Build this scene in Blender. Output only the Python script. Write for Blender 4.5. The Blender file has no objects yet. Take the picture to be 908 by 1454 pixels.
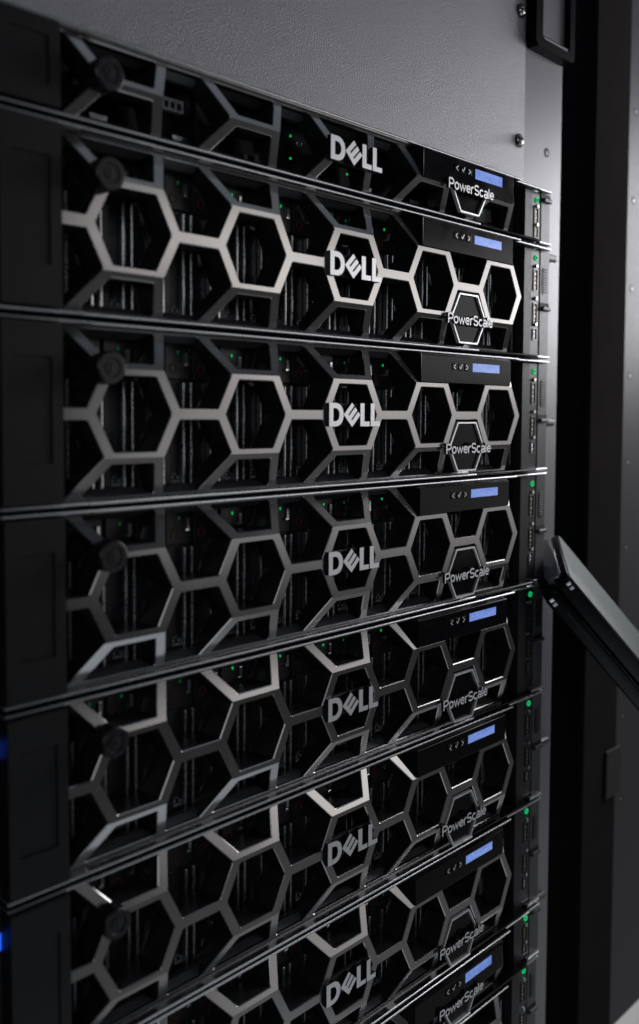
import bpy, bmesh, math, random
from mathutils import Vector, Matrix
random.seed(7)
S = 0.001                       # everything below is measured in millimetres
sc = bpy.context.scene
C = sc.collection

# ------------------------------------------------------------------ camera
cam_d = bpy.data.cameras.new('camera')
cam = bpy.data.objects.new('camera', cam_d); C.objects.link(cam)
cam.location = (-403.8 * S, -373.1 * S, -0.3 * S)
cam.rotation_euler = (1.51672, -0.00401, -0.78686)
cam_d.sensor_fit = 'VERTICAL'; cam_d.sensor_height = 36.0; cam_d.sensor_width = 24.0
cam_d.lens = 1278.0 / 1454.0 * 36.0
cam_d.shift_y = -68.557 / 1454.0
cam_d.clip_start = 0.01; cam_d.clip_end = 100
cam_d.dof.use_dof = True
cam_d.dof.focus_distance = 0.600
cam_d.dof.aperture_fstop = 5.2
sc.camera = cam

# ------------------------------------------------------------------ world, lamps, exposure
w = bpy.data.worlds.new('World'); sc.world = w; w.use_nodes = True
w.node_tree.nodes['Background'].inputs[0].default_value = (0.52, 0.68, 1.0, 1)
w.node_tree.nodes['Background'].inputs[1].default_value = 0.026
def area(name, loc, target, sx, sy, power, col):
    d = bpy.data.lights.new(name, 'AREA'); d.shape = 'RECTANGLE'; d.size = sx; d.size_y = sy
    d.energy = power; d.color = col
    o = bpy.data.objects.new(name, d); C.objects.link(o); o.location = loc
    o.rotation_euler = (Vector(target) - Vector(loc)).to_track_quat('-Z', 'Y').to_euler()
    return o
area('reflection_light_high', (1.20, -1.75, 0.52), (0.0, 0.0, 0.10), 0.66, 0.22, 0.85, (1.0, 0.972, 0.962))  # unseen light added to brighten the left hexagons of the second server
area('reflection_light', (2.22, -1.75, 0.37), (0.55, 0.0, 0.10), 1.30, 0.52, 4.7, (1.0, 0.972, 0.962))  # unseen light added for the broad bright reflection on the bezels
area('reflection_light_low', (1.85, -1.78, -0.20), (0.45, 0.0, -0.05), 1.6, 0.56, 1.95, (1.0, 0.972, 0.962))  # weaker added light, fades the bezel reflection towards the lower servers
area('panel_fill', (1.0, -0.17, 0.26), (0.15, 0.03, 0.17), 0.45, 0.35, 6.0, (0.97, 0.97, 1.0))  # added fill with no visible source, brightens blank panel and rail
area('ceiling_panel', (1.1, -0.9, 1.6), (1.1, -0.9, -1.2), 1.4, 0.5, 0.8, (0.80, 0.90, 1.0))
area('spoke_fill_below', (0.20, -0.50, -1.15), (0.20, -0.45, 0.0), 1.1, 0.5, 1.1, (0.78, 0.88, 1.0))  # added light from below, stands in for floor bounce on down-tilted spokes
area('interior_fill', (-1.05, -0.85, 0.30), (0.0, 0.0, -0.1), 0.6, 0.6, 1.2, (0.92, 0.96, 1.0))  # added fill, lights the drive bays along the view direction
area('floor_patch_fill', (1.45, 0.75, 0.6), (1.45, 0.60, -1.2), 0.6, 0.6, 34, (1.0, 1.0, 1.0))  # added fill, whitens the floor patch at the lower right
vs = sc.view_settings
vs.view_transform = 'Standard'; vs.look = 'None'; vs.gamma = 1.0; vs.exposure = 0.0; vs.use_curve_mapping = False

# ------------------------------------------------------------------ materials
def mat(name, col, rough=0.5, metal=0.0, spec=0.5, noise=None, bump=None, emit=None, coat=0.0):
    m = bpy.data.materials.new(name); m.use_nodes = True
    nt = m.node_tree; b = nt.nodes['Principled BSDF']
    b.inputs['Base Color'].default_value = (*col, 1); b.inputs['Roughness'].default_value = rough
    b.inputs['Metallic'].default_value = metal; b.inputs['Specular IOR Level'].default_value = spec
    b.inputs['Coat Weight'].default_value = coat
    tc = nt.nodes.new('ShaderNodeTexCoord')
    if noise:                                   # (scale, colour spread, roughness spread)
        n = nt.nodes.new('ShaderNodeTexNoise'); n.inputs['Scale'].default_value = noise[0]
        n.inputs['Detail'].default_value = 6; nt.links.new(tc.outputs['Object'], n.inputs['Vector'])
        r = nt.nodes.new('ShaderNodeMapRange'); r.inputs[1].default_value = 0.3; r.inputs[2].default_value = 0.7
        r.inputs[3].default_value = 1 - noise[1]; r.inputs[4].default_value = 1 + noise[1]
        nt.links.new(n.outputs[0], r.inputs[0])
        mx = nt.nodes.new('ShaderNodeVectorMath'); mx.operation = 'SCALE'; mx.inputs[0].default_value = col
        nt.links.new(r.outputs[0], mx.inputs['Scale']); nt.links.new(mx.outputs[0], b.inputs['Base Color'])
        r2 = nt.nodes.new('ShaderNodeMapRange'); r2.inputs[1].default_value = 0.3; r2.inputs[2].default_value = 0.7
        r2.inputs[3].default_value = rough - noise[2]; r2.inputs[4].default_value = rough + noise[2]
        nt.links.new(n.outputs[0], r2.inputs[0]); nt.links.new(r2.outputs[0], b.inputs['Roughness'])
    if bump:                                    # (scale, strength, distance)
        n = nt.nodes.new('ShaderNodeTexNoise'); n.inputs['Scale'].default_value = bump[0]; n.inputs['Detail'].default_value = 3
        nt.links.new(tc.outputs['Object'], n.inputs['Vector'])
        bp = nt.nodes.new('ShaderNodeBump'); bp.inputs['Strength'].default_value = bump[1]; bp.inputs['Distance'].default_value = bump[2]
        nt.links.new(n.outputs[0], bp.inputs['Height']); nt.links.new(bp.outputs[0], b.inputs['Normal'])
    if emit:
        b.inputs['Emission Color'].default_value = (*emit[:3], 1); b.inputs['Emission Strength'].default_value = emit[3]
    return m
M = {}
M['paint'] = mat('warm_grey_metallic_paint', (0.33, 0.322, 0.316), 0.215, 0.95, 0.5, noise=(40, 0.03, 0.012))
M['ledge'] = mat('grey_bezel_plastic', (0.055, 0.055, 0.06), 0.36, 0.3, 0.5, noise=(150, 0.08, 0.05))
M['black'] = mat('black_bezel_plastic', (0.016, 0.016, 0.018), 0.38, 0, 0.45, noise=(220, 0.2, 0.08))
M['gloss'] = mat('glossy_black_plastic', (0.006, 0.006, 0.007), 0.15, 0, 0.1, noise=(60, 0.15, 0.04))
M['cover'] = mat('matte_charcoal_plastic', (0.0065, 0.007, 0.0078), 0.55, 0, 0.3, noise=(200, 0.12, 0.05), bump=(3000, 0.12, 0.0002))
M['chassis'] = mat('black_steel', (0.010, 0.010, 0.011), 0.6, 0, 0.3)
M['carrier'] = mat('dark_carrier_plastic', (0.030, 0.030, 0.033), 0.4, 0.1, 0.5, noise=(400, 0.3, 0.08))
M['lip'] = mat('satin_steel_edge', (0.52, 0.53, 0.55), 0.27, 1.0, noise=(25, 0.05, 0.02))
M['chrome'] = mat('bright_metal', (0.75, 0.75, 0.76), 0.18, 1.0, noise=(300, 0.1, 0.06))
M['strip'] = mat('brushed_strip', (0.72, 0.72, 0.72), 0.3, 1.0, noise=(400, 0.2, 0.08))
M['letter'] = mat('silver_lettering', (0.88, 0.88, 0.90), 0.40, 0.55, 0.5)
M['white'] = mat('white_print', (0.92, 0.92, 0.93), 0.45, 0.25)
M['knob'] = mat('dark_knurled_plastic', (0.014, 0.014, 0.016), 0.36, 0.1, 0.45, noise=(300, 0.3, 0.1))
M['ear'] = mat('grey_powder_coat', (0.075, 0.075, 0.082), 0.42, 0.25, 0.5, noise=(400, 0.1, 0.06), bump=(2500, 0.15, 0.0003))
M['earside'] = mat('dark_grey_plastic', (0.022, 0.0225, 0.025), 0.45, 0.1, 0.35, noise=(300, 0.1, 0.05))
M['pcb'] = mat('black_port_strip', (0.010, 0.011, 0.012), 0.3, 0, 0.5)
M['portm'] = mat('dull_port_shell', (0.20, 0.20, 0.21), 0.35, 0.9, noise=(500, 0.2, 0.08))
M['brass'] = mat('aged_contact_metal', (0.45, 0.36, 0.26), 0.3, 1.0)
M['green'] = mat('green_lamp', (0.0, 0.12, 0.03), 0.4, emit=(0.0, 0.75, 0.16, 0.6))
M['green_dim'] = mat('green_lamp_dim', (0.0, 0.05, 0.015), 0.4, emit=(0.0, 0.6, 0.14, 0.12))
M['power'] = mat('green_power_ring', (0.0, 0.15, 0.05), 0.4, emit=(0.0, 0.62, 0.18, 0.8))
M['red'] = mat('dull_red_ring', (0.22, 0.035, 0.02), 0.45, noise=(500, 0.3, 0.1))
M['blue'] = mat('blue_status_lamp', (0.0, 0.02, 0.3), 0.4, emit=(0.02, 0.12, 1.0, 1.3))
M['label'] = mat('printed_label', (0.60, 0.61, 0.62), 0.5, noise=(900, 0.5, 0.05))
M['panel'] = mat('grey_textured_powder_coat', (0.30, 0.30, 0.320), 0.42, 0.25, 0.5, noise=(700, 0.14, 0.05), bump=(1150, 0.95, 0.0008))
M['rail'] = mat('grey_rack_rail', (0.20, 0.20, 0.215), 0.42, 0.25, 0.5, noise=(500, 0.06, 0.05), bump=(2200, 0.15, 0.0003))
M['nextrail'] = mat('grey_next_cabinet_steel', (0.046, 0.046, 0.050), 0.5, 0.15, 0.2, noise=(300, 0.08, 0.05))
M['bracketm'] = mat('satin_black_bracket', (0.004, 0.004, 0.005), 0.45, 0, 0.05)
M['pillar'] = mat('dark_grey_cabinet_steel', (0.020, 0.018, 0.018), 0.9, 0.0, 0.0, noise=(30, 0.06, 0.04))
M['screwm'] = mat('zinc_screw', (0.70, 0.68, 0.62), 0.18, 1.0, noise=(500, 0.2, 0.08))
M['hole'] = mat('dark_hole', (0.006, 0.006, 0.006), 0.7)
M['green_face'] = mat('green_grey_coating', (0.060, 0.080, 0.073), 0.55, 0.0, 0.25, noise=(120, 0.10, 0.05))
M['devdark'] = mat('polished_black_shell', (0.007, 0.007, 0.008), 0.25, 0.0, 0.2, noise=(80, 0.2, 0.05))
M['devgrey'] = mat('smoked_grey_shell', (0.34, 0.34, 0.36), 0.25, 0.6, 0.5)
M['floor'] = mat('pale_floor_tile', (0.34, 0.34, 0.34), 0.5, 0, 0.3, noise=(4, 0.06, 0.05))
M['wallm'] = mat('charcoal_cabinet_side', (0.020, 0.020, 0.022), 0.6)

def screen_mat():
    m = bpy.data.materials.new('lit_blue_display'); m.use_nodes = True
    nt = m.node_tree; b = nt.nodes['Principled BSDF']
    b.inputs['Base Color'].default_value = (0.02, 0.03, 0.08, 1); b.inputs['Roughness'].default_value = 0.2
    tc = nt.nodes.new('ShaderNodeTexCoord')
    def noise(sc_, det):
        n = nt.nodes.new('ShaderNodeTexNoise'); n.inputs['Scale'].default_value = sc_; n.inputs['Detail'].default_value = det
        nt.links.new(tc.outputs['Object'], n.inputs['Vector']); return n
    n1, n2 = noise(45, 1), noise(700, 1)
    cr = nt.nodes.new('ShaderNodeValToRGB')
    cr.color_ramp.elements[0].position = 0.30; cr.color_ramp.elements[0].color = (0.13, 0.23, 0.70, 1)
    cr.color_ramp.elements[1].position = 0.70; cr.color_ramp.elements[1].color = (0.27, 0.40, 0.86, 1)
    nt.links.new(n1.outputs[0], cr.inputs[0])
    mr = nt.nodes.new('ShaderNodeMapRange'); mr.inputs[1].default_value = 0.36; mr.inputs[2].default_value = 0.52; mr.inputs[3].default_value = 0.72; mr.inputs[4].default_value = 1.0
    nt.links.new(n2.outputs[0], mr.inputs[0])
    oi = nt.nodes.new('ShaderNodeObjectInfo')
    mr2 = nt.nodes.new('ShaderNodeMapRange'); mr2.inputs[3].default_value = 0.78; mr2.inputs[4].default_value = 1.05
    nt.links.new(oi.outputs['Random'], mr2.inputs[0])
    mu = nt.nodes.new('ShaderNodeMath'); mu.operation = 'MULTIPLY'; nt.links.new(mr.outputs[0], mu.inputs[0]); nt.links.new(mr2.outputs[0], mu.inputs[1])
    nt.links.new(cr.outputs[0], b.inputs['Emission Color']); nt.links.new(mu.outputs[0], b.inputs['Emission Strength'])
    return m
M['screen'] = screen_mat()

# ------------------------------------------------------------------ mesh helpers (mm in, metres out)
def mesh_from(name, verts, faces, mats, fmat=None, smooth=False):
    me = bpy.data.meshes.new(name)
    me.from_pydata([(x * S, y * S, z * S) for x, y, z in verts], [], faces)
    for m in mats: me.materials.append(M[m])
    if fmat:
        for p, k in zip(me.polygons, fmat): p.material_index = k
    if smooth:
        for p in me.polygons: p.use_smooth = True
    me.update()
    bm = bmesh.new(); bm.from_mesh(me); bmesh.ops.recalc_face_normals(bm, faces=bm.faces); bm.to_mesh(me); bm.free()
    return me
def bm_mesh(name, bm, mats, smooth=False):
    me = bpy.data.meshes.new(name)
    bmesh.ops.recalc_face_normals(bm, faces=bm.faces)
    bmesh.ops.scale(bm, vec=(S, S, S), verts=bm.verts)
    bm.to_mesh(me); bm.free()
    for m in mats: me.materials.append(M[m])
    if smooth:
        for p in me.polygons: p.use_smooth = True
    return me
def box_bm(bm, x0, x1, y0, y1, z0, z1, bev=0.0, seg=2, mi=0):
    r = bmesh.ops.create_cube(bm, size=1.0)
    vs_ = r['verts']
    for v in vs_:
        v.co = Vector((x0 if v.co.x < 0 else x1, y0 if v.co.y < 0 else y1, z0 if v.co.z < 0 else z1))
    fs = set(f for v in vs_ for f in v.link_faces)
    for f in fs: f.material_index = mi
    if bev > 0:
        es = list(set(e for v in vs_ for e in v.link_edges))
        bmesh.ops.bevel(bm, geom=es, offset=bev, segments=seg, affect='EDGES', profile=0.5, material=-1)
def cyl_bm(bm, c, r, y0, y1, n=24, axis='Y', r1=None, mi=0):
    """closed cylinder from y0 (front) to y1 along axis through c=(a,b) of the other two coordinates"""
    r1 = r if r1 is None else r1
    ring0, ring1 = [], []
    for k in range(n):
        a = 2 * math.pi * k / n
        for ring, rad, t in ((ring0, r, y0), (ring1, r1, y1)):
            u, v = c[0] + rad * math.cos(a), c[1] + rad * math.sin(a)
            ring.append(bm.verts.new((u, t, v) if axis == 'Y' else (t, u, v) if axis == 'X' else (u, v, t)))
    fs = [bm.faces.new(ring0), bm.faces.new(ring1[::-1])]
    for k in range(n):
        fs.append(bm.faces.new((ring0[k], ring1[k], ring1[(k + 1) % n], ring0[(k + 1) % n])))
    for f in fs: f.material_index = mi
def torus_bm(bm, x, y, z, R_, r_, n=20, k=8, sz=1.0):
    rows = []
    for i in range(n):
        a = 2 * math.pi * i / n; row = []
        for j in range(k):
            b = 2 * math.pi * j / k; rr = R_ + r_ * math.cos(b)
            row.append(bm.verts.new((x + rr * math.cos(a), y + r_ * math.sin(b), z + sz * rr * math.sin(a))))
        rows.append(row)
    for i in range(n):
        for j in range(k):
            bm.faces.new((rows[i][j], rows[(i + 1) % n][j], rows[(i + 1) % n][(j + 1) % k], rows[i][(j + 1) % k]))
def prism_bm(bm, poly, y0, y1, mi=0, mside=None):
    """poly = list of (x,z); extruded from y0 to y1"""
    a = [bm.verts.new((x, y0, z)) for x, z in poly]; b = [bm.verts.new((x, y1, z)) for x, z in poly]
    f = bm.faces.new(a); f.material_index = mi
    f = bm.faces.new(b[::-1]); f.material_index = mi if mside is None else mside
    for k in range(len(poly)):
        f = bm.faces.new((a[k], b[k], b[(k + 1) % len(poly)], a[(k + 1) % len(poly)]))
        f.material_index = mi if mside is None else mside
def obj(name, me, parent=None, loc=None, label=None, cat=None, group=None, kind=None):
    o = bpy.data.objects.new(name, me); C.objects.link(o)
    if parent is not None: o.parent = parent
    if loc: o.location = [c * S for c in loc]
    if label: o['label'] = label
    if cat: o['category'] = cat
    if group: o['group'] = group
    if kind: o['kind'] = kind
    return o

# ------------------------------------------------------------------ polygon tools
def inset(poly, offs):
    """poly convex CCW [(x,z)], edge k runs from k to k+1 and moves inwards by offs[k]"""
    n = len(poly); out = []
    lines = []
    for k in range(n):
        p, q = Vector(poly[k]), Vector(poly[(k + 1) % n]); d = (q - p).normalized(); nrm = Vector((-d.y, d.x))
        lines.append((p + nrm * offs[k], d))
    for k in range(n):
        (p, d), (q, e) = lines[k - 1], lines[k]
        den = d.x * e.y - d.y * e.x
        t = ((q.x - p.x) * e.y - (q.y - p.y) * e.x) / den
        out.append(p + d * t)
    return out
def fillet(poly, r, seg=3):
    out = []; n = len(poly)
    for k in range(n):
        p = Vector(poly[k]); a = (Vector(poly[k - 1]) - p); b = (Vector(poly[(k + 1) % n]) - p)
        la, lb = a.length, b.length; a.normalize(); b.normalize()
        ang = a.angle(b); t = min(r / math.tan(ang / 2), la * 0.4, lb * 0.4)
        p0, p1 = p + a * t, p + b * t
        for s in range(seg + 1):
            u = s / seg
            out.append(p0 * (1 - u) ** 2 + p * 2 * u * (1 - u) + p1 * u ** 2)
    return out
def ccw(poly):
    a = sum(poly[k - 1][0] * poly[k][1] - poly[k][0] * poly[k - 1][1] for k in range(len(poly)))
    return list(poly) if a > 0 else list(poly)[::-1]

PITCH, A_, B_, H_ = 78.0, 24.8, 14.0, 21.5      # hexagon spacing, half width, half flat, half height
HW = 2.55                                       # half width of a lattice bar
DX = 16.4                                       # sideways run of the slanted spoke
SHT, SHB = 6.0, 4.8                             # sideways splay of the upright spokes
BACK = 17.5                                     # depth of the bezel shell
XL, XR = -196.5, 172.6
CUTS = [-117.0, -39.0, 39.0, 117.0]

def bezel_lattice(two_u, zt):
    """returns five meshes, one per hexagon bay; zt = half height of the open lattice"""
    hf = H_ if two_u else 0.0
    sl_t, sl_b = (8.0 / 18.5, 7.6 / 18.5) if two_u else (5.0 / 18.0, 8.4 / 18.0)
    top = zt
    cells = []
    c = [(i - 2) * PITCH for i in range(5)]
    run = DX * (top - hf) / (40.0 - H_) if two_u else 17.5
    for sgn in (1, -1):
        for i in range(5):
            ul, ur = (c[i] - B_, sgn * hf), (c[i] + B_, sgn * hf)
            tl, tr = (c[i] - B_ - run, sgn * top), (c[i] + B_ + (SHT if sgn > 0 else SHB), sgn * top)
            cells.append(([ul, ur, tr, tl], [HW, HW, 0, HW]))
            nx = c[i + 1] if i < 4 else None
            if nx is not None:
                if two_u:
                    poly = [(c[i] + A_, 0), (nx - A_, 0), (nx - B_, sgn * hf), (nx - B_ - run, sgn * top), (c[i] + B_ + (SHT if sgn > 0 else SHB), sgn * top), ur]
                    cells.append((poly, [HW, HW, HW, 0, HW, HW]))
                elif sgn > 0:
                    poly = [(c[i] + B_ + SHB, -top), (nx - B_ - run, -top), (nx - B_, 0), (nx - B_ - run, top), (c[i] + B_ + SHT, top), (c[i] + B_, 0)]
                    cells.append((poly, [0, HW, HW, 0, HW, HW]))
        if two_u:
            cells.append(([(XL, 0), (c[0] - A_, 0), (c[0] - B_, sgn * hf), (c[0] - B_ - run, sgn * top), (XL, sgn * top)], [HW, HW, HW, 0, 0]))
        elif sgn > 0:
            cells.append(([(XL, -top), (c[0] - B_ - run, -top), (c[0] - B_, 0), (c[0] - B_ - run, top), (XL, top)], [0, HW, HW, 0, 0]))
    if two_u:
        for i in range(5):
            cells.append(([(c[i] + A_, 0), (c[i] + B_, hf), (c[i] - B_, hf), (c[i] - A_, 0), (c[i] - B_, -hf), (c[i] + B_, -hf)], [HW] * 6))
    loops = []
    eps = 0.02
    for poly, offs in cells:
        area2 = sum(poly[k - 1][0] * poly[k][1] - poly[k][0] * poly[k - 1][1] for k in range(len(poly)))
        if area2 < 0:
            n = len(poly); poly = poly[::-1]; offs = [offs[(n - 2 - k) % n] for k in range(n)]
        loops.append(fillet(inset(poly, [o if o > 0 else 0.9 for o in offs]), 1.3))
    if two_u:
        outer = [(XL - 2, -top), (XR + SHB, -top), (XR, -hf), (c[4] + A_ + 3.0, 0), (XR, hf), (XR + SHT, top), (XL - 2, top)]
    else:
        outer = [(XL - 2, -top), (XR + SHB, -top), (XR, 0), (XR + SHT, top), (XL - 2, top)]
    bm = bmesh.new()
    def add_loop(pts):
        v = [bm.verts.new((p[0], 0, p[1])) for p in pts]
        return [bm.edges.new((v[k], v[(k + 1) % len(v)])) for k in range(len(v))]
    es = add_loop(outer)
    for l in loops: es += add_loop(l)
    bmesh.ops.triangle_fill(bm, use_beauty=True, use_dissolve=False, edges=es, normal=(0, -1, 0))
    for zf in ((hf, -hf) if two_u else (0.0,)):
        bmesh.ops.bisect_plane(bm, geom=bm.verts[:] + bm.edges[:] + bm.faces[:], plane_co=(0, 0, zf), plane_no=(0, 0, 1), dist=1e-4)
    for x in CUTS:
        bmesh.ops.bisect_plane(bm, geom=bm.verts[:] + bm.edges[:] + bm.faces[:], plane_co=(x, 0, 0), plane_no=(1, 0, 0), dist=1e-4)
    bmesh.ops.triangulate(bm, faces=bm.faces[:])
    bm.verts.ensure_lookup_table(); bm.verts.index_update()
    depth = lambda z: max(0.0, abs(z) - hf) * (sl_t if z > 0 else sl_b)
    # outward direction at boundary vertices
    nrm = {}
    bedges = []
    for e in bm.edges:
        if len(e.link_faces) == 1:
            f = e.link_faces[0]; a, b = e.verts
            d = (b.co - a.co); n2 = Vector((d.z, 0, -d.x)).normalized()
            if n2.dot(f.calc_center_median() - a.co) > 0: n2 = -n2
            bedges.append((a, b, n2, f))
            for v in (a, b): nrm.setdefault(v.index, []).append(n2)
    outv = {}
    for vi, ns in nrm.items():
        n = sum(ns, Vector()); n.normalize()
        k = 1.0 / max(0.5, n.dot(ns[0]))
        outv[vi] = n * k
    CH = 0.45
    meshes = []
    for s in range(5):
        lo = -1e9 if s == 0 else CUTS[s - 1]; hi = 1e9 if s == 4 else CUTS[s]
        ids, V, F, FM = {}, [], [], []
        def vid(key, co):
            if key not in ids: ids[key] = len(V); V.append(co)
            return ids[key]
        def front(v): return vid(('f', v.index), (v.co.x, depth(v.co.z), v.co.z))
        def cham(v):
            o = outv[v.index] * CH
            return vid(('c', v.index), (v.co.x + o.x, depth(v.co.z) + CH, v.co.z + o.z))
        def back(v):
            o = outv[v.index] * CH
            return vid(('b', v.index), (v.co.x + o.x, BACK, v.co.z + o.z))
        for f in bm.faces:
            if lo < f.calc_center_median().x < hi:
                F.append([front(v) for v in f.verts]); FM.append(0)
        for a, b, n2, f in bedges:
            if lo < f.calc_center_median().x < hi:
                F.append([front(a), front(b), cham(b), cham(a)]); FM.append(0)
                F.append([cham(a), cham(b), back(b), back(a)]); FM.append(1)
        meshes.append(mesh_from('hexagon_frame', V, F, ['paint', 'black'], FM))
    bm.free()
    return meshes

# ------------------------------------------------------------------ lettering
def logo_letters():
    """four raised letters, silver face and black sides; E turned by 45 degrees"""
    out = []
    def bez(p0, p1, p2, p3, n=8):
        return [tuple((1 - t) ** 3 * p0[i] + 3 * (1 - t) ** 2 * t * p1[i] + 3 * (1 - t) * t * t * p2[i] + t ** 3 * p3[i] for i in (0, 1)) for t in [k / n for k in range(n + 1)]]
    T = lambda p: (p[0] - 22.0, p[1] - 7.0)
    # D: outer and inner rings bridged into quads
    y0, yf, yb = 0, -2.6, 0.5
    nn = 10
    o = bez((5.0, 14.0), (9.6, 14.0), (12.2, 11.0), (12.2, 7.0), nn) + bez((12.2, 7.0), (12.2, 3.0), (9.6, 0.0), (5.0, 0.0), nn)[1:]
    i_ = bez((5.0, 10.9), (7.4, 10.9), (8.7, 9.3), (8.7, 7.0), nn) + bez((8.7, 7.0), (8.7, 4.7), (7.4, 3.1), (5.0, 3.1), nn)[1:]
    outer = [(0, 14.0)] + o + [(0, 0)]; inner = [(3.4, 10.9)] + i_ + [(3.4, 3.1)]
    bm = bmesh.new()
    def ring(pts, y): return [bm.verts.new((T(p)[0], y, T(p)[1])) for p in pts]
    of, inf, ob, ib = ring(outer, yf), ring(inner, yf), ring(outer, yb), ring(inner, yb)
    n = len(outer)
    for k in range(n):
        j = (k + 1) % n
        bm.faces.new((of[k], of[j], inf[j], inf[k])).material_index = 0
        bm.faces.new((of[k], of[j], ob[j], ob[k])).material_index = 1
        bm.faces.new((inf[k], inf[j], ib[j], ib[k])).material_index = 1
    out.append(bm_mesh('letter', bm, ['letter', 'black']))
    # E
    L, W_, th, g = 10.5, 10.3, 2.75, 1.12
    pe = [(0, 0), (0, W_), (th, W_), (th, th), (th + g, th), (th + g, W_), (2 * th + g, W_), (2 * th + g, th), (2 * th + 2 * g, th), (2 * th + 2 * g, W_), (3 * th + 2 * g, W_), (3 * th + 2 * g, 0)]
    r = math.sqrt(0.5)
    E = [(12.4 + (u + v) * r, 7.05 + (-u + v) * r) for u, v in pe]
    for poly in (E, [(27.2, 0), (35.6, 0), (35.6, 2.9), (30.8, 2.9), (30.8, 14), (27.2, 14)], [(36.6, 0), (45.2, 0), (45.2, 2.9), (40.1, 2.9), (40.1, 14), (36.6, 14)]):
        bm = bmesh.new(); prism_bm(bm, [T(p) for p in poly], yf, yb, 0, 1)
        out.append(bm_mesh('letter', bm, ['letter', 'black']))
    return out
LETTERS = logo_letters()

def text_mesh():
    """raised stroked lettering, 7 mm capitals, white face and black sides"""
    def arc(cx, cz, rx, rz, a0, a1, n=12):
        return [(cx + rx * math.cos(math.radians(a0 + (a1 - a0) * k / n)), cz + rz * math.sin(math.radians(a0 + (a1 - a0) * k / n))) for k in range(n + 1)]
    x = 2.55                                             # half x-height
    G = {'P': ([[(0.5, 0), (0.5, 6.5)], [(0.5, 6.5), (2.6, 6.5)] + arc(2.6, 4.8, 1.75, 1.7, 90, -90) + [(0.5, 3.1)]], 5.0),
         'o': ([arc(2.1, x, 1.65, 2.1, 0, 360, 20)], 4.35),
         'w': ([[(0.4, 4.7), (1.75, 0.45), (3.0, 4.3), (4.25, 0.45), (5.6, 4.7)]], 6.1),
         'e': ([[(0.55, 2.65), (3.7, 2.65)] + arc(2.1, x, 1.62, 2.1, 0, 318, 18)], 4.3),
         'r': ([[(0.5, 0), (0.5, 4.75)], [(0.5, 2.9)] + arc(2.2, 2.9, 1.65, 1.75, 165, 75, 6)], 3.1),
         'S': ([arc(2.35, 4.95, 1.8, 1.6, 25, 262, 14) + arc(2.35, 1.95, 1.9, 1.5, 82, -158, 14)], 4.9),
         'c': ([arc(2.1, x, 1.65, 2.1, 48, 312, 16)], 4.05),
         'a': ([[(3.55, 0)] + [(3.55, 3.3)] + arc(2.05, 3.35, 1.5, 1.3, 0, 155, 8), arc(1.95, 1.45, 1.5, 1.1, 0, 360, 16)], 4.4),
         'l': ([[(0.5, 0), (0.5, 6.9)]], 1.35)}
    hw, bm, cx = 0.52, bmesh.new(), 0.0
    total = sum(G[ch][1] for ch in 'PowerScale') - 0.4
    kx = 52.6 / total
    lay = 0
    for ch in 'PowerScale':
        for pl in G[ch][0]:
            pts = [Vector(((cx + px) * kx, pz)) for px, pz in pl]
            cl = (pts[0] - pts[-1]).length < 1e-3
            if cl: pts = pts[:-1]
            n = len(pts); L_, R2 = [], []
            for k in range(n):
                d0 = (pts[k] - pts[k - 1]) if (k > 0 or cl) else (pts[1] - pts[0])
                d1 = (pts[(k + 1) % n] - pts[k]) if (k < n - 1 or cl) else (pts[-1] - pts[-2])
                d0.normalize(); d1.normalize()
                n0, n1 = Vector((-d0.y, d0.x)), Vector((-d1.y, d1.x)); m = n0 + n1
                if m.length < 1e-4: m = n0
                m.normalize(); m *= hw * 1.15 / max(0.55, m.dot(n0))
                L_.append(pts[k] + m); R2.append(pts[k] - m)
            lay += 1
            yf, yb = -3.0 - 0.004 * lay, -1.0
            V = [[bm.verts.new((p.x, y, p.y)) for p in side] for side in (L_, R2) for y in (yf, yb)]
            for k in range(n if cl else n - 1):
                j = (k + 1) % n
                bm.faces.new((V[0][k], V[0][j], V[2][j], V[2][k])).material_index = 0
                bm.faces.new((V[1][k], V[1][j], V[3][j], V[3][k])).material_index = 1
                bm.faces.new((V[0][k], V[0][j], V[1][j], V[1][k])).material_index = 1
                bm.faces.new((V[2][k], V[2][j], V[3][j], V[3][k])).material_index = 1
            if not cl:
                for k in (0, n - 1): bm.faces.new((V[0][k], V[2][k], V[3][k], V[1][k])).material_index = 1
        cx += G[ch][1]
    return bm_mesh('lettering', bm, ['white', 'black'])
TEXT = text_mesh()

# ------------------------------------------------------------------ shared part meshes
def m_knob():
    bm = bmesh.new(); n = 40
    prof = [(0, -7.6), (4.4, -7.6), (4.8, -8.2), (6.9, -8.2), (7.6, -7.6), (7.8, -6.8), (7.8, 0.2), (6.0, 0.6), (6.0, 2.5)]
    rows = []
    for r_, y in prof:
        row = []
        for k in range(n):
            a = 2 * math.pi * k / n; rr = r_ * (1 - (0.045 if (k % 4 < 2 and y > -7 and r_ > 7.5) else 0))
            row.append(bm.verts.new((rr * math.cos(a), y, rr * math.sin(a))))
        rows.append(row)
    for q in range(len(prof) - 1):
        for k in range(n):
            try: bm.faces.new((rows[q][k], rows[q][(k + 1) % n], rows[q + 1][(k + 1) % n], rows[q + 1][k]))
            except ValueError: pass
    bmesh.ops.remove_doubles(bm, verts=bm.verts, dist=1e-5)
    return bm_mesh('lock_knob', bm, ['knob'])
KNOB = m_knob()
def m_keyway():
    bm = bmesh.new(); cyl_bm(bm, (0, 0), 3.1, -8.0, -7.4, 20); box_bm(bm, -0.5, 0.5, -8.25, -7.9, -2.0, 2.0, 0.1)
    return bm_mesh('keyway', bm, ['earside'])
KEYWAY = m_keyway()

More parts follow.
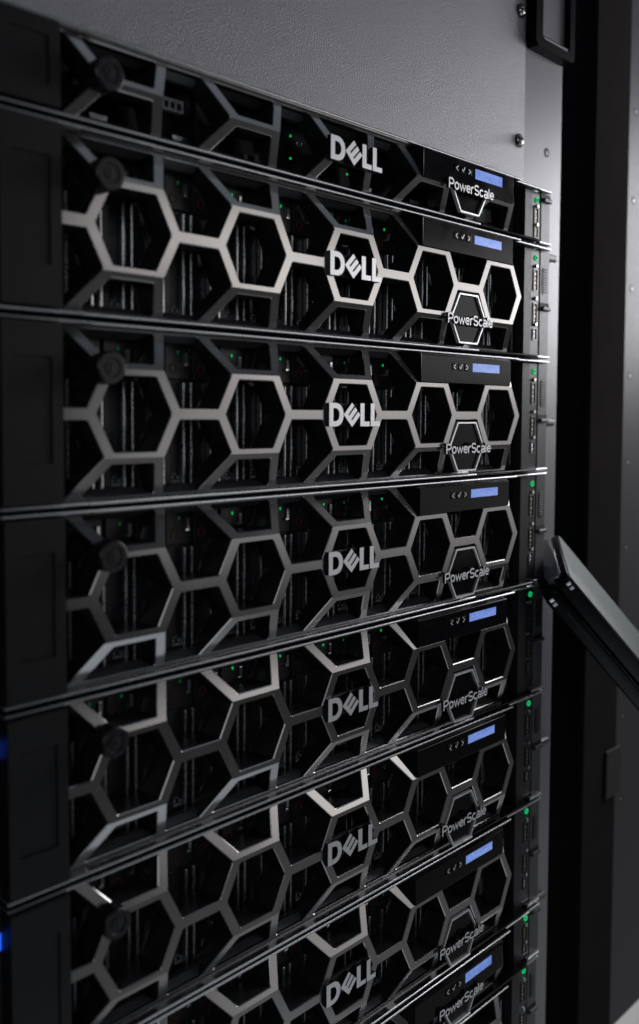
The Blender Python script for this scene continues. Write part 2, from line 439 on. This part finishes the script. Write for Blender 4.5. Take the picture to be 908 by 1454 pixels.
def m_simple(name, mats, fn, smooth=False):
    bm = bmesh.new(); fn(bm); return bm_mesh(name, bm, mats, smooth)
def lip_mesh(x0, x1, y, r, m):
    return m_simple('edge_lip', [m], lambda bm: box_bm(bm, x0, x1, y, y + 14, -r, r, r * 0.85, 4))

def carrier_parts(zh):
    """drive carrier for a bezel of half height zh: body, two bright strips, lamp, release ring, catch, label"""
    P = []
    h = zh - 3
    def body(bm):
        box_bm(bm, -8.9, 8.9, 24.5, 60, -h, h, 0.5)
        box_bm(bm, -8.4, 8.4, 22.5, 24.4, h * 0.45, h - 1.5, 0.6)
        box_bm(bm, -8.4, -4.5, 23.0, 24.4, -h + 2, h * 0.45 - 1, 0.4)
        for k in range(4): box_bm(bm, -3.4, 1.6, 24.0, 24.4, -h + 9 + k * h * 0.26, -h + 9.8 + k * h * 0.26, 0.0)
    P.append(('carrier_body', m_simple('carrier_body', ['carrier'], body), None))
    for x in (2.4, 7.6):
        P.append(('strip', m_simple('strip', ['strip'], lambda bm, x=x: box_bm(bm, x - 1.0, x + 1.0, 20.2, 24.4, -h + 1.5, h * 0.42, 0.85, 4)), None))
    P.append(('status_lamp', m_simple('status_lamp', ['green'], lambda bm: (box_bm(bm, -0.6, 0.6, 22.0, 22.6, h - 8.25, h - 7.75, 0.12), box_bm(bm, -0.22, 0.22, 21.95, 22.55, h - 8.9, h - 7.2, 0.1))), None))
    P.append(('release_ring', m_simple('release_ring', ['red'], lambda bm: torus_bm(bm, -3.2, 22.4, h - 16.5, 2.2, 0.32, 20, 6), True), None))
    def catch(bm):
        box_bm(bm, 4.4, 6.6, 21.2, 22.4, h - 14, h - 8, 0.3); box_bm(bm, 3.0, 6.0, 20.6, 22.4, h - 15.2, h - 13.6, 0.3)
    P.append(('catch', m_simple('catch', ['chrome'], catch), None))
    P.append(('printed_label', m_simple('printed_label', ['label'], lambda bm: [box_bm(bm, -3.2 + 1.7 * (k % 3), -2.0 + 1.7 * (k % 3), 24.2, 24.45, -h + 4 + 2.2 * (k // 3), -h + 5.5 + 2.2 * (k // 3)) for k in range(9) if k not in (4, 8)]), None))
    return P

def ledge_mesh(two_u, sgn, zl):
    """sloping inner ledges between the spokes, ends chamfered"""
    c = [(i - 2) * PITCH for i in range(5)]
    hf = H_ if two_u else 0.0
    run = DX * (zl - hf) / (40.0 - H_) if two_u else 17.5
    SH = SHT if sgn > 0 else SHB; dy = 4.6
    bm = bmesh.new()
    spans = []
    for i in range(5):
        spans.append((c[i] - B_ - run + 1.0, c[i] + B_ + SH - HW - 0.6, 5.0))
        if i < 4: spans.append((c[i] + B_ + SH + HW + 0.3, c[i + 1] - B_ - run - 1.0, 0.6))
    spans.append((XL + 0.5, c[0] - B_ - run - 1.0, 0.6))
    for x0, x1, ch in spans:
        top = [(x0, 4.0 + dy, zl), (x1, 4.0 + dy, zl), (x1 - ch, 8.5 + dy, zl - 4.2), (x0 + 0.6, 8.5 + dy, zl - 4.2)]
        bot = [(x, BACK, z) for x, y, z in top]
        a = [bm.verts.new((x, y, sgn * z)) for x, y, z in top]; b = [bm.verts.new((x, y, sgn * z)) for x, y, z in bot]
        bm.faces.new(a); bm.faces.new(b[::-1])
        for k in range(4): bm.faces.new((a[k], b[k], b[(k + 1) % 4], a[(k + 1) % 4]))
    return bm_mesh('ledge', bm, ['ledge'])

def housing_mesh(z0, z1, left_top, ydepth):
    """display housing: upright front, sloping left cheek, chamfered top edge"""
    V = [(64.5, -0.8, z0), (170.2, -0.8, z0), (170.2, -0.8, z1 - 1.2), (64.5, -0.8, z1 - 1.2),
         (170.2, 1.4, z1), (66.5, 1.4, z1), (170.2, BACK, z1), (left_top, BACK, z1), (left_top, ydepth, z1 - 0.2),
         (170.2, BACK, z0), (64.5, BACK, z0)]
    F = [(0, 1, 2, 3), (3, 2, 4, 5), (5, 4, 6, 7, 8), (0, 3, 5, 8), (0, 8, 7, 10), (1, 9, 6, 4, 2), (0, 10, 9, 1), (10, 7, 6, 9)]
    me = mesh_from('display_housing', V, F, ['gloss'])
    bm = bmesh.new(); bm.from_mesh(me); bmesh.ops.bevel(bm, geom=bm.edges[:], offset=0.35 * S, segments=2, affect='EDGES', profile=0.5)
    bm.to_mesh(me); bm.free()
    return me

def symbols():
    out = []
    def stroke(bm, pts, wd):
        for (x0, z0), (x1, z1) in zip(pts, pts[1:]):
            d = Vector((x1 - x0, z1 - z0)).normalized(); n = Vector((-d.y, d.x)) * wd / 2; e = d * wd * 0.35
            poly = [(x0 - e.x + n.x, z0 - e.y + n.y), (x0 - e.x - n.x, z0 - e.y - n.y), (x1 + e.x - n.x, z1 + e.y - n.y), (x1 + e.x + n.x, z1 + e.y + n.y)]
            prism_bm(bm, poly, 0, 0.2)
    for pts in ([(1.1, 1.5), (-1.0, 0), (1.1, -1.5)], [(-1.5, 0.2), (-0.5, -1.4), (1.5, 1.8)], [(-1.1, 1.5), (1.0, 0), (-1.1, -1.5)]):
        bm = bmesh.new(); stroke(bm, pts[:2], 0.55); stroke(bm, pts[1:], 0.55)
        out.append(bm_mesh('button_symbol', bm, ['white']))
    return out
SYMB = symbols()
BUTTON = m_simple('button', ['gloss'], lambda bm: box_bm(bm, -2.7, 2.7, -1.25, 0.5, -2.4, 2.4, 0.4))

def hexpoly(cx, cz, a, b, h): return [(cx + a, cz), (cx + b, cz + h), (cx - b, cz + h), (cx - a, cz), (cx - b, cz - h), (cx + b, cz - h)]
def ring_prism(bm, po, pi, y0, y1):
    n = len(po)
    of = [bm.verts.new((x, y0, z)) for x, z in po]; i0 = [bm.verts.new((x, y0, z)) for x, z in pi]
    ob = [bm.verts.new((x, y1, z)) for x, z in po]; i1 = [bm.verts.new((x, y1, z)) for x, z in pi]
    for k in range(n):
        j = (k + 1) % n
        bm.faces.new((of[k], of[j], i0[j], i0[k])); bm.faces.new((of[k], of[j], ob[j], ob[k])); bm.faces.new((i0[k], i0[j], i1[j], i1[k]))
        bm.faces.new((ob[k], ob[j], i1[j], i1[k]))

# ------------------------------------------------------------------ the servers
def make_server(two_u, display=True):
    """an Empty at the unit's centre with all its parts"""
    root = obj('rack_server', None)
    U = 88.9 if two_u else 44.45
    zh = U / 2 - 0.6            # half height of the unit
    zl = zh - 2.6               # lattice half height
    P = lambda name, me, parent=root, loc=None: obj(name, me, parent, loc)
    # chassis behind everything
    P('chassis', m_simple('chassis', ['chassis'], lambda bm: box_bm(bm, -217, 217, 62, 420, -zh, zh, 0.6)))
    def shell(bm):
        box_bm(bm, -217, 214, 8.5, 61.5, zh - 0.9, zh - 0.1, 0.2); box_bm(bm, -217, 214, 8.5, 61.5, -zh + 0.1, -zh + 0.9, 0.2)
        box_bm(bm, 196, 203.4, 18.2, 61.5, -zh + 1, zh - 1, 0.3)
        box_bm(bm, -203, -198, 18.2, 61.5, -zh + 1, zh - 1, 0.3)
    P('chassis_shell', m_simple('chassis_shell', ['chassis'], shell))
    # lattice
    for me in bezel_lattice(two_u, zl): P('hexagon_frame' if two_u else 'lattice_frame', me)
    for s in (1, -1): P('ledge', ledge_mesh(two_u, s, zl - 0.2))
    P('top_lip', lip_mesh(-224.5, 185, 1.6, 0.8, 'lip'), loc=(0, 0, zh - 1.3))
    P('top_lip', lip_mesh(185.2, 219, 6.0, 0.8, 'lip'), loc=(0, 0, zh - 1.3))
    P('bottom_lip', lip_mesh(-224.5, 133, 1.6, 0.8, 'lip'), loc=(0, 0, -zh + 1.3))
    P('bottom_lip', lip_mesh(133.2, 213, 3.0, 0.9, 'gloss'), loc=(0, 0, -zh + 1.3))
    # left end cover with a recessed panel
    def cover(bm):
        x0, x1, z0, z1 = -224.3, -195.0, -zl + 0.3, zl - 0.3
        a0, a1, b0, b1 = -219.0, -200.5, (-zl * 0.55 if two_u else -zl * 0.55), (zl * 0.62 if two_u else zl * 0.6)
        po = [(x0, z0), (x1, z0), (x1, z1), (x0, z1)]; pi = [(a0, b0), (a1, b0), (a1, b1), (a0, b1)]
        ring_prism(bm, po, pi, -0.6, 9.9)
        box_bm(bm, a0 + 0.05, a1 - 0.05, 0.1, 9.5, b0 + 0.05, b1 - 0.05)
    P('end_cover', m_simple('end_cover', ['cover'], cover))
    k = P('lock_knob', KNOB, loc=(-174.2, -0.4, H_ if two_u else 0.0)); P('keyway', KEYWAY, k)
    # logo
    lp = P('logo_plate', m_simple('logo_plate', ['earside'], lambda bm: box_bm(bm, -20.5, 20.5, 1.0, 4.0, -6.6, 6.6, 0.4)))
    for me in LETTERS: P('letter', me, lp, (-1.6, 0, 0))
    # product plate
    zc = -21.9 if two_u else 0.0
    if two_u:
        ep = P('emblem_plate', m_simple('emblem_plate', ['gloss'], lambda bm: prism_bm(bm, hexpoly(116.5, zc, 19.6, 10.3, 16.4), 0.9, 6)))
        P('emblem_outline', m_simple('emblem_outline', ['letter'], lambda bm: ring_prism(bm, hexpoly(116.5, zc, 20.4, 10.8, 17.2), hexpoly(116.5, zc, 19.2, 10.1, 16.1), -0.9, 1.6)), ep)
        P('lettering', TEXT, ep, (89.8, 0, -26.4))
    else:
        z0, z1 = -16.6, -1.6
        tr = lambda a, b, d: [(116.5 - b, z0 + d), (116.5 + b, z0 + d), (116.5 + a, z1), (116.5 - a, z1)]
        ep = P('emblem_plate', m_simple('emblem_plate', ['gloss'], lambda bm: prism_bm(bm, tr(19.0, 10.4, 0.6), 1.2, 6)))
        def outl(bm):
            ring = [(116.5 - 20.0, z1), (116.5 - 10.8, z0), (116.5 + 10.8, z0), (116.5 + 20.0, z1)]
            inn = [(116.5 - 18.7, z1), (116.5 - 10.1, z0 + 1.1), (116.5 + 10.1, z0 + 1.1), (116.5 + 18.7, z1)]
            for q in range(3):
                prism_bm(bm, [ring[q], ring[q + 1], inn[q + 1], inn[q]], -0.9, 1.6)
        P('emblem_outline', m_simple('emblem_outline', ['letter'], outl), ep)
        P('lettering', TEXT, ep, (89.0, 0, -3.4))
    # display
    if display:
        z0, z1 = (H_ + 0.3, zh - 2.4) if two_u else (-0.6, zh - 2.4)
        lt = (64.0 - DX * (zl - H_) / (40 - H_)) if two_u else 64.0 - 18
        h = P('display_housing', housing_mesh(z0, z1, lt + 3.5, 8.6))
        zs = (30.5, 36.4) if two_u else (8.6, 15.4)
        zm = sum(zs) / 2
        P('screen', m_simple('screen', ['screen'], lambda bm: box_bm(bm, 122.2, 155.2, -0.95, 0.5, zs[0], zs[1])), h)
        for q in range(3):
            P('button', BUTTON, h, (100.5 + 7.2 * q, 0, zm - 0.2)); P('button_symbol', SYMB[q], h, (100.5 + 7.2 * q, -1.4, zm - 0.2))
    # drives
    if two_u:
        parts = carrier_parts(zh)
        dim_lamp = parts[3][1].copy(); dim_lamp.materials[0] = M['green_dim']
        first = None
        for q in range(22):
            x = 13.2 + 18.45 * (q - 11)
            if first is None:
                first = [P('drive_carrier', parts[0][1])]
                for nm, me, _ in parts[1:]: first.append(P(nm, me, first[0]))
                grp = first
            else:
                grp = [o.copy() for o in first]
                for o in grp: C.objects.link(o)
                for o in grp[1:]: o.parent = grp[0]
                if random.random() < 0.35: grp[3].data = dim_lamp
            grp[0].location = (x * S, -2.2 * S, 0)
    else:
        def bay(bm): box_bm(bm, -25, 25, 26, 60, -zh + 2, zh - 2, 0.6); box_bm(bm, -23.5, -8, 23.5, 25.9, -zh + 4, zh - 4, 0.6)
        def bay2(bm):
            box_bm(bm, 2, 15, 21, 25.5, 3.5, 9.5, 0.6)
            for q in range(3): box_bm(bm, 3.4 + q * 3.9, 5.6 + q * 3.9, 20.9, 20.98, 4.4, 7.0)
        bmesh_bay = m_simple('drive_bay', ['chassis'], bay)
        hand = m_simple('release_handle', ['chrome'], lambda bm: prism_bm(bm, [(9, -15.0), (17, -15.0), (18, -9.5), (8, -9.5)], 20.5, 25.5))
        conn = m_simple('connector', ['label'], lambda bm: (box_bm(bm, 0, 14, 21, 25.5, 2.8, 9.5, 0.5)))
        slot = m_simple('connector_slot', ['hole'], lambda bm: [box_bm(bm, 1.4 + q * 4.0, 4.0 + q * 4.0, 20.7, 21.6, 4.0, 7.4, 0.2) for q in range(3)])
        lampm = m_simple('status_lamp', ['green'], lambda bm: box_bm(bm, -0.6, 0.6, 21.9, 22.6, -0.6, 0.6, 0.15))
        ringm = m_simple('release_ring', ['chrome'], lambda bm: torus_bm(bm, 0, 22.4, 0, 2.0, 0.5, 20, 6), True)
        for q in range(8):
            x = -176 + q * 49.0
            b = P('drive_bay', bmesh_bay, loc=(x, 0, 0))
            P('release_handle', hand, b)
            if q < 3: P('connector', conn, b, (2, 0, 0)); P('connector_slot', slot, b, (2, 0, 0))
            else:
                P('status_lamp', lampm, b, (-3.5, 0, 9)); P('status_lamp', lampm, b, (-3.5, 0, -4)); P('release_ring', ringm, b, (4, 0, 6))
    # right control panel and ear
    YE = 10.5
    P('side_cheek', m_simple('side_cheek', ['earside'], lambda bm: box_bm(bm, 203.8, 214.6, YE, 61, -zh + 1.0, zh - 2.5, 0.5)))
    cp = P('port_strip', m_simple('port_strip', ['pcb'], lambda bm: box_bm(bm, 214.9, 226.4, YE + 0.6, 40, -zh + 0.8, zh - 2.6, 0.3)))
    zled = zh - 9.0
    P('power_ring', m_simple('power_ring', ['power'], lambda bm: torus_bm(bm, 221.2, YE + 0.2, zled, 1.75, 0.52, 24, 8), True), cp)
    def port(zc_, hh):
        return m_simple('port', ['portm'], lambda bm: ring_prism(bm, [(217.6, zc_ - hh), (223.2, zc_ - hh), (223.2, zc_ + hh), (217.6, zc_ + hh)], [(218.0, zc_ - hh + 0.5), (222.8, zc_ - hh + 0.5), (222.8, zc_ + hh - 0.5), (218.0, zc_ + hh - 0.5)], YE - 0.2, YE + 0.6))
    def core(zc_, hh, m): return m_simple('port_core', [m], lambda bm: [box_bm(bm, 219.4, 220.6 + 0.5 * (q % 2), YE + 0.2, YE + 0.6, zc_ - hh + 1.6 + q * (2 * hh - 3.0) / 4, zc_ - hh + 1.6 + (q + 0.55) * (2 * hh - 3.0) / 4, 0.15) for q in range(4)])
    plist = [(17.5, 8.5, 'brass'), (-8.5, 8.0, 'brass'), (-25.0, 4.6, 'chrome')] if two_u else [(0.5, 6.0, 'brass'), (-12.0, 4.6, 'brass')]
    for zc_, hh, m in plist:
        P('port', port(zc_, hh), cp); P('port_core', core(zc_, hh, m), cp)
    scr = m_simple('port_screw', ['chrome'], lambda bm: cyl_bm(bm, (0, 0), 1.25, YE - 1.4, YE + 0.6, 14, r1=1.5))
    for zc_ in ([28.2, 3.0, -17.2] if two_u else [7.6, -6.5]): P('port_screw', scr, cp, (220.6, 0, zc_))
    ear = P('mounting_ear', m_simple('mounting_ear', ['ear'], lambda bm: box_bm(bm, 226.7, 240.6, YE, 36.2, -zh + 0.6, zh - 0.9, 0.7)))
    if two_u:
        def oval(bm):
            pts = [(233.6 + 4.0 * math.cos(a), 17.5 + (7.0 if math.sin(a) >= 0 else -7.0) + 4.0 * math.sin(a)) for a in [2 * math.pi * (q + 0.5) / 20 for q in range(20)]]
            prism_bm(bm, pts, YE - 0.25, YE + 1)
        P('oval_button', m_simple('oval_button', ['pcb'], oval), ear)
        P('oval_grip', m_simple('oval_grip', ['earside'], lambda bm: [box_bm(bm, 230.6, 236.6, YE - 0.8, YE, 8.5 + 2.0 * q, 9.7 + 2.0 * q, 0.3) for q in range(10)]), ear)
        zk = -4.0
    else: zk = 14.0
    P('latch_slot', m_simple('latch_slot', ['hole'], lambda bm: box_bm(bm, 226.9, 240.4, YE - 0.15, YE + 1, zk - 1.0, zk + 4.6)), ear)
    P('latch_tab', m_simple('latch_tab', ['ear'], lambda bm: box_bm(bm, 228.5, 240.3, YE - 2.6, YE + 0.8, zk - 1.8, zk + 1.6, 1.0, 3)), ear)
    for s in (1, -1):
        P('ear_lip', m_simple('ear_lip', ['lip'], lambda bm: box_bm(bm, 218.8, 236.5, 6.4, 10.3, -0.9, 0.9, 0.7, 3)), ear, (0, 0, s * (zh - 1.3)))
    # left ear with a blue lamp
    le = P('mounting_ear', m_simple('mounting_ear', ['ear'], lambda bm: box_bm(bm, -240.6, -219.0, YE, 36.2, -zh + 0.6, zh - 0.9, 0.7)))
    P('status_lamp', m_simple('status_lamp', ['blue'], lambda bm: box_bm(bm, -229.0, -223.3, YE - 0.4, YE + 0.5, 22 if two_u else 4, 30 if two_u else 9, 0.5)), le)
    return root

def copy_tree(o, parent=None):
    c = o.copy(); C.objects.link(c); c.parent = parent
    for ch in list(o.children): copy_tree(ch, c)
    return c
def tag(o, z, label, group):
    o.location = (random.uniform(-0.35, 0.35) * S, random.uniform(-0.3, 0.5) * S, (z + random.uniform(-0.12, 0.12)) * S)
    o.rotation_euler = (0, random.uniform(-0.0006, 0.0006), random.uniform(-0.001, 0.001)); o['label'] = label; o['category'] = 'server'; o['group'] = group
G2, G1 = 'tall servers stacked in the rack', 'slim servers in the rack'
two = make_server(True); one = make_server(False); last = make_server(True, display=False)
tag(one, 155.575, 'slim black server at the top of the stack, directly under the blank panel', G1)
names = ['tall server second from the top, right below the slim top server',
         'tall server third from the top, its bezel seen level with the lens',
         'tall server fourth from the top, just above where the green-faced device begins',
         'tall server fifth from the top, beside the green-faced slanting device',
         'dark tall server sixth from the top, third from the bottom with a lit display',
         'dark tall server seventh from the top, directly above the lower slim server']
tall = []
for q, nm in enumerate(names):
    o = two if q == 0 else copy_tree(two)
    tag(o, 88.9 - 88.9 * q, nm, G2)
    tall.append(o)
one_b = copy_tree(one)
OFF = mat('unlit_lamp', (0.006, 0.007, 0.014), 0.4)
def blue_lamp_off(o):
    for ear in o.children:
        for l in ear.children:
            if l.name.startswith('status_lamp') and l.data.materials[0] == M['blue']:
                l.data = l.data.copy(); l.data.materials[0] = OFF
for o in tall[:3] + [one, one_b]: blue_lamp_off(o)
tag(one_b, -400.05 - 22.225, 'slim server near the bottom edge, its lettering overlapping the display panel', G1)
tag(last, -444.5 - 44.45, 'server at the very bottom without a display, only its upper right corner showing', G2)

# ------------------------------------------------------------------ blank panel above the servers
bp = obj('blank_panel', None, loc=(0, 36, 180), label='large grey textured blank panel above the servers, with two screws at its right edge', cat='panel')
obj('plate', m_simple('plate', ['panel'], lambda bm: box_bm(bm, -241.5, 241.3, 0, 2.6, -2.0, 270, 0.6)), bp)
def screw_bm(bm):
    n = 24; prof = [(0.0, -3.1), (1.6, -3.0), (3.2, -2.3), (4.1, -1.0), (4.3, 0.2)]
    rows = [[bm.verts.new((r_ * math.cos(2 * math.pi * k / n), y, r_ * math.sin(2 * math.pi * k / n))) for k in range(n)] for r_, y in prof]
    for q in range(len(prof) - 1):
        for k in range(n):
            try: bm.faces.new((rows[q][k], rows[q][(k + 1) % n], rows[q + 1][(k + 1) % n], rows[q + 1][k]))
            except ValueError: pass
    bmesh.ops.remove_doubles(bm, verts=bm.verts, dist=1e-5)
SCREW = m_simple('screw', ['screwm'], screw_bm, True)
SLOT = m_simple('screw_recess', ['hole'], lambda bm: (box_bm(bm, -1.9, 1.9, -3.35, -2.6, -0.4, 0.4), box_bm(bm, -0.42, 0.42, -3.3, -2.6, -1.9, 1.9)))
WASH = m_simple('washer', ['hole'], lambda bm: cyl_bm(bm, (0, 0), 5.6, -0.4, 0.2, 24))
for z in (323.5, 221.5):
    s_ = obj('screw', SCREW, bp, (233.0, -0.5, z - 180)); obj('screw_recess', SLOT, s_); obj('washer', WASH, s_)

# ------------------------------------------------------------------ rack: rails, brackets, side
rack = obj('server_rack', None, loc=(0, 0, -1250), label='black server rack frame holding the stacked servers, grey mounting rail at right', cat='rack')
RZ = 1250
def R_(name, mats, fn, loc=None, parent=rack): return obj(name, m_simple(name, mats, fn), parent, loc)
R_('mounting_rail', ['rail'], lambda bm: box_bm(bm, 241.9, 303.0, 38.2, 41, -RZ * 0 + 0, 1800, 0.4))
R_('mounting_rail', ['rail'], lambda bm: box_bm(bm, -300, -241.9, 38.2, 41, 0, 1800, 0.4))
rr_o = []
ROD = m_simple('rail_bracket', ['ear'], lambda bm: box_bm(bm, 244, 293, 33, 38, -3.2, 3.2, 2.4, 3))
for z in (134, -6, -146, -286, -426): obj('rail_bracket', ROD, rack, (0, 0, RZ + z))
HOLE = m_simple('rail_hole', ['hole'], lambda bm: cyl_bm(bm, (0, 0), 3.9, 38.0, 38.6, 20))
HOLER = m_simple('rail_hole_rim', ['rail'], lambda bm: cyl_bm(bm, (0.5, -0.4), 1.9, 37.9, 38.5, 16))
for z in (222, 400):
    hh = obj('rail_hole', HOLE, rack, (279.5, 0, RZ + z)); obj('rail_hole_rim', HOLER, hh)
R_('side_panel', ['wallm'], lambda bm: box_bm(bm, 470, 474, 62, 700, 0, 1800))
R_('back_panel', ['wallm'], lambda bm: box_bm(bm, -320, 470, 696, 700, 0, 1800))
R_('inner_post', ['wallm'], lambda bm: box_bm(bm, 318, 340, 90, 130, 0, 1800, 2))
R_('corner_post', ['pillar'], lambda bm: box_bm(bm, 404, 473, 60, 61.9, 0, 1800, 0.5))
R_('corner_post_flange', ['pillar'], lambda bm: box_bm(bm, 401.5, 403.7, 58.5, 64, 0, 1800, 0.5))
R_('post_notch', ['hole'], lambda bm: box_bm(bm, 447, 478, 56.5, 59.8, RZ - 395, RZ - 345, 1))
# black cable bracket on the rail, grey inside
br = obj('cable_bracket', None, loc=(277, 37, 300), label='black framed bracket with grey inside, fixed to the rail at the top', cat='bracket')
def frame_bm(bm):
    po = [(-33, 2), (-29, -1), (24, -1), (28, 2), (28, 180), (-33, 180)]
    pi = [(-23, 9), (-20, 6.5), (17, 6.5), (20, 9), (20, 170), (-23, 170)]
    ring_prism(bm, po, pi, -9, 0.9)
obj('bracket_frame', m_simple('bracket_frame', ['bracketm'], frame_bm), br)
obj('bracket_insert', m_simple('bracket_insert', ['rail'], lambda bm: box_bm(bm, -22.6, 19.5, -4.0, 0.8, 10.4, 169.5, 0.5)), br)
obj('bracket_edge', m_simple('bracket_edge', ['ear'], lambda bm: box_bm(bm, -21.0, 18.4, -8.6, -3, 6.7, 9.6, 1.0, 3)), br)

# neighbouring cabinet strip at the right edge
nb = obj('neighbouring_cabinet', None, loc=(520, 60, -1250), label='light grey perforated steel strip of the next cabinet at the right edge', cat='cabinet')
obj('perforated_strip', m_simple('perforated_strip', ['nextrail'], lambda bm: box_bm(bm, -46, 60, 3, 6, 592, 1800, 0.4)), nb)
obj('strip_flange', m_simple('strip_flange', ['nextrail'], lambda bm: box_bm(bm, -46, -33, 3.4, 40, 0, 591.5, 0.4)), nb)
for z in (312, 222, 132, 42, -48, -138, -228, -318, -408):
    hh = obj('rail_hole', HOLE, nb, (-29, -35.2, RZ + z)); obj('rail_hole_rim', HOLER, hh)

# ------------------------------------------------------------------ slanting device at the right
dev = obj('slanting_device', None, loc=(226.2, -20, -124.3), label='dark glossy two-layer device with a green-grey face, slanting out beside the rail', cat='device')
p2 = Vector((226.2, -20, -124.3)); p1 = Vector((281.9, 24, -99.2)); p3 = Vector((283, -52, -195.6))
ex = (p3 - p2).normalized(); ey = (p1 - p2); wdt = ey.length; ey = (ey - ex * ey.dot(ex)).normalized(); ez = ex.cross(ey)
if ez.z < 0: ez = -ez
rot = Matrix((ex, ey, ez)).transposed().to_4x4()
dev.rotation_euler = rot.to_euler()
def slab(bm, x0, x1, y0, y1, z0, z1, rc, bev):
    """rounded corners in plan (x along the device, y across), z thickness"""
    pts = []
    for cx, cy, a0 in ((x1 - rc, y1 - rc, 0), (x0 + rc, y1 - rc, 90), (x0 + rc, y0 + rc, 180), (x1 - rc, y0 + rc, 270)):
        for q in range(7):
            a = math.radians(a0 + 15 * q); pts.append((cx + rc * math.cos(a), cy + rc * math.sin(a)))
    a = [bm.verts.new((x, y, z0)) for x, y in pts]; b = [bm.verts.new((x, y, z1)) for x, y in pts]
    bm.faces.new(a[::-1]); bm.faces.new(b)
    for k in range(len(pts)): bm.faces.new((a[k], a[(k + 1) % len(pts)], b[(k + 1) % len(pts)], b[k]))
    es = [e for e in bm.edges if abs(e.verts[0].co.z - e.verts[1].co.z) < 1e-6]
    bmesh.ops.bevel(bm, geom=es, offset=bev, segments=3, affect='EDGES', profile=0.5)
D_ = lambda name, m, *a: obj(name, m_simple(name, [m], lambda bm: slab(bm, *a), True), dev)
D_('green_cover', 'green_face', 1.5, 260, 1.2, wdt - 1.2, -0.9, 0.0, 5, 0.3)
D_('upper_shell', 'devdark', 0, 262, 0, wdt, -13, -1.0, 6, 1.2)
D_('lower_shell', 'devdark', 2, 262, -3, 40, -27, -14.5, 6, 2.5)
D_('hinge_block', 'devgrey', -3, 9, 6, wdt - 3, -19, -6, 5.5, 4)
for x0, y, z0, m in ((4.0, 0.0, -6.4, 'chrome'), (8.6, 0.0, -6.6, 'lip'), (7.0, -3.0, -24.5, 'chrome'), (11.6, -3.0, -24.7, 'lip')):
    obj('metal_clip', m_simple('metal_clip', [m], lambda bm: box_bm(bm, x0, x0 + 3.2, y - 0.9, y + 1.5, z0, z0 + 4.2, 0.6)), dev)
obj('seam_strip', m_simple('seam_strip', ['earside'], lambda bm: box_bm(bm, 24, 120, -3.4, -2.6, -20, -18.8, 0.3)), dev)

# ------------------------------------------------------------------ floor
fl = obj('floor', mesh_from('floor', [(-4000, -5000, -1251), (5000, -5000, -1251), (5000, 4000, -1251), (-4000, 4000, -1251)], [(0, 1, 2, 3)], ['floor']), kind='structure')
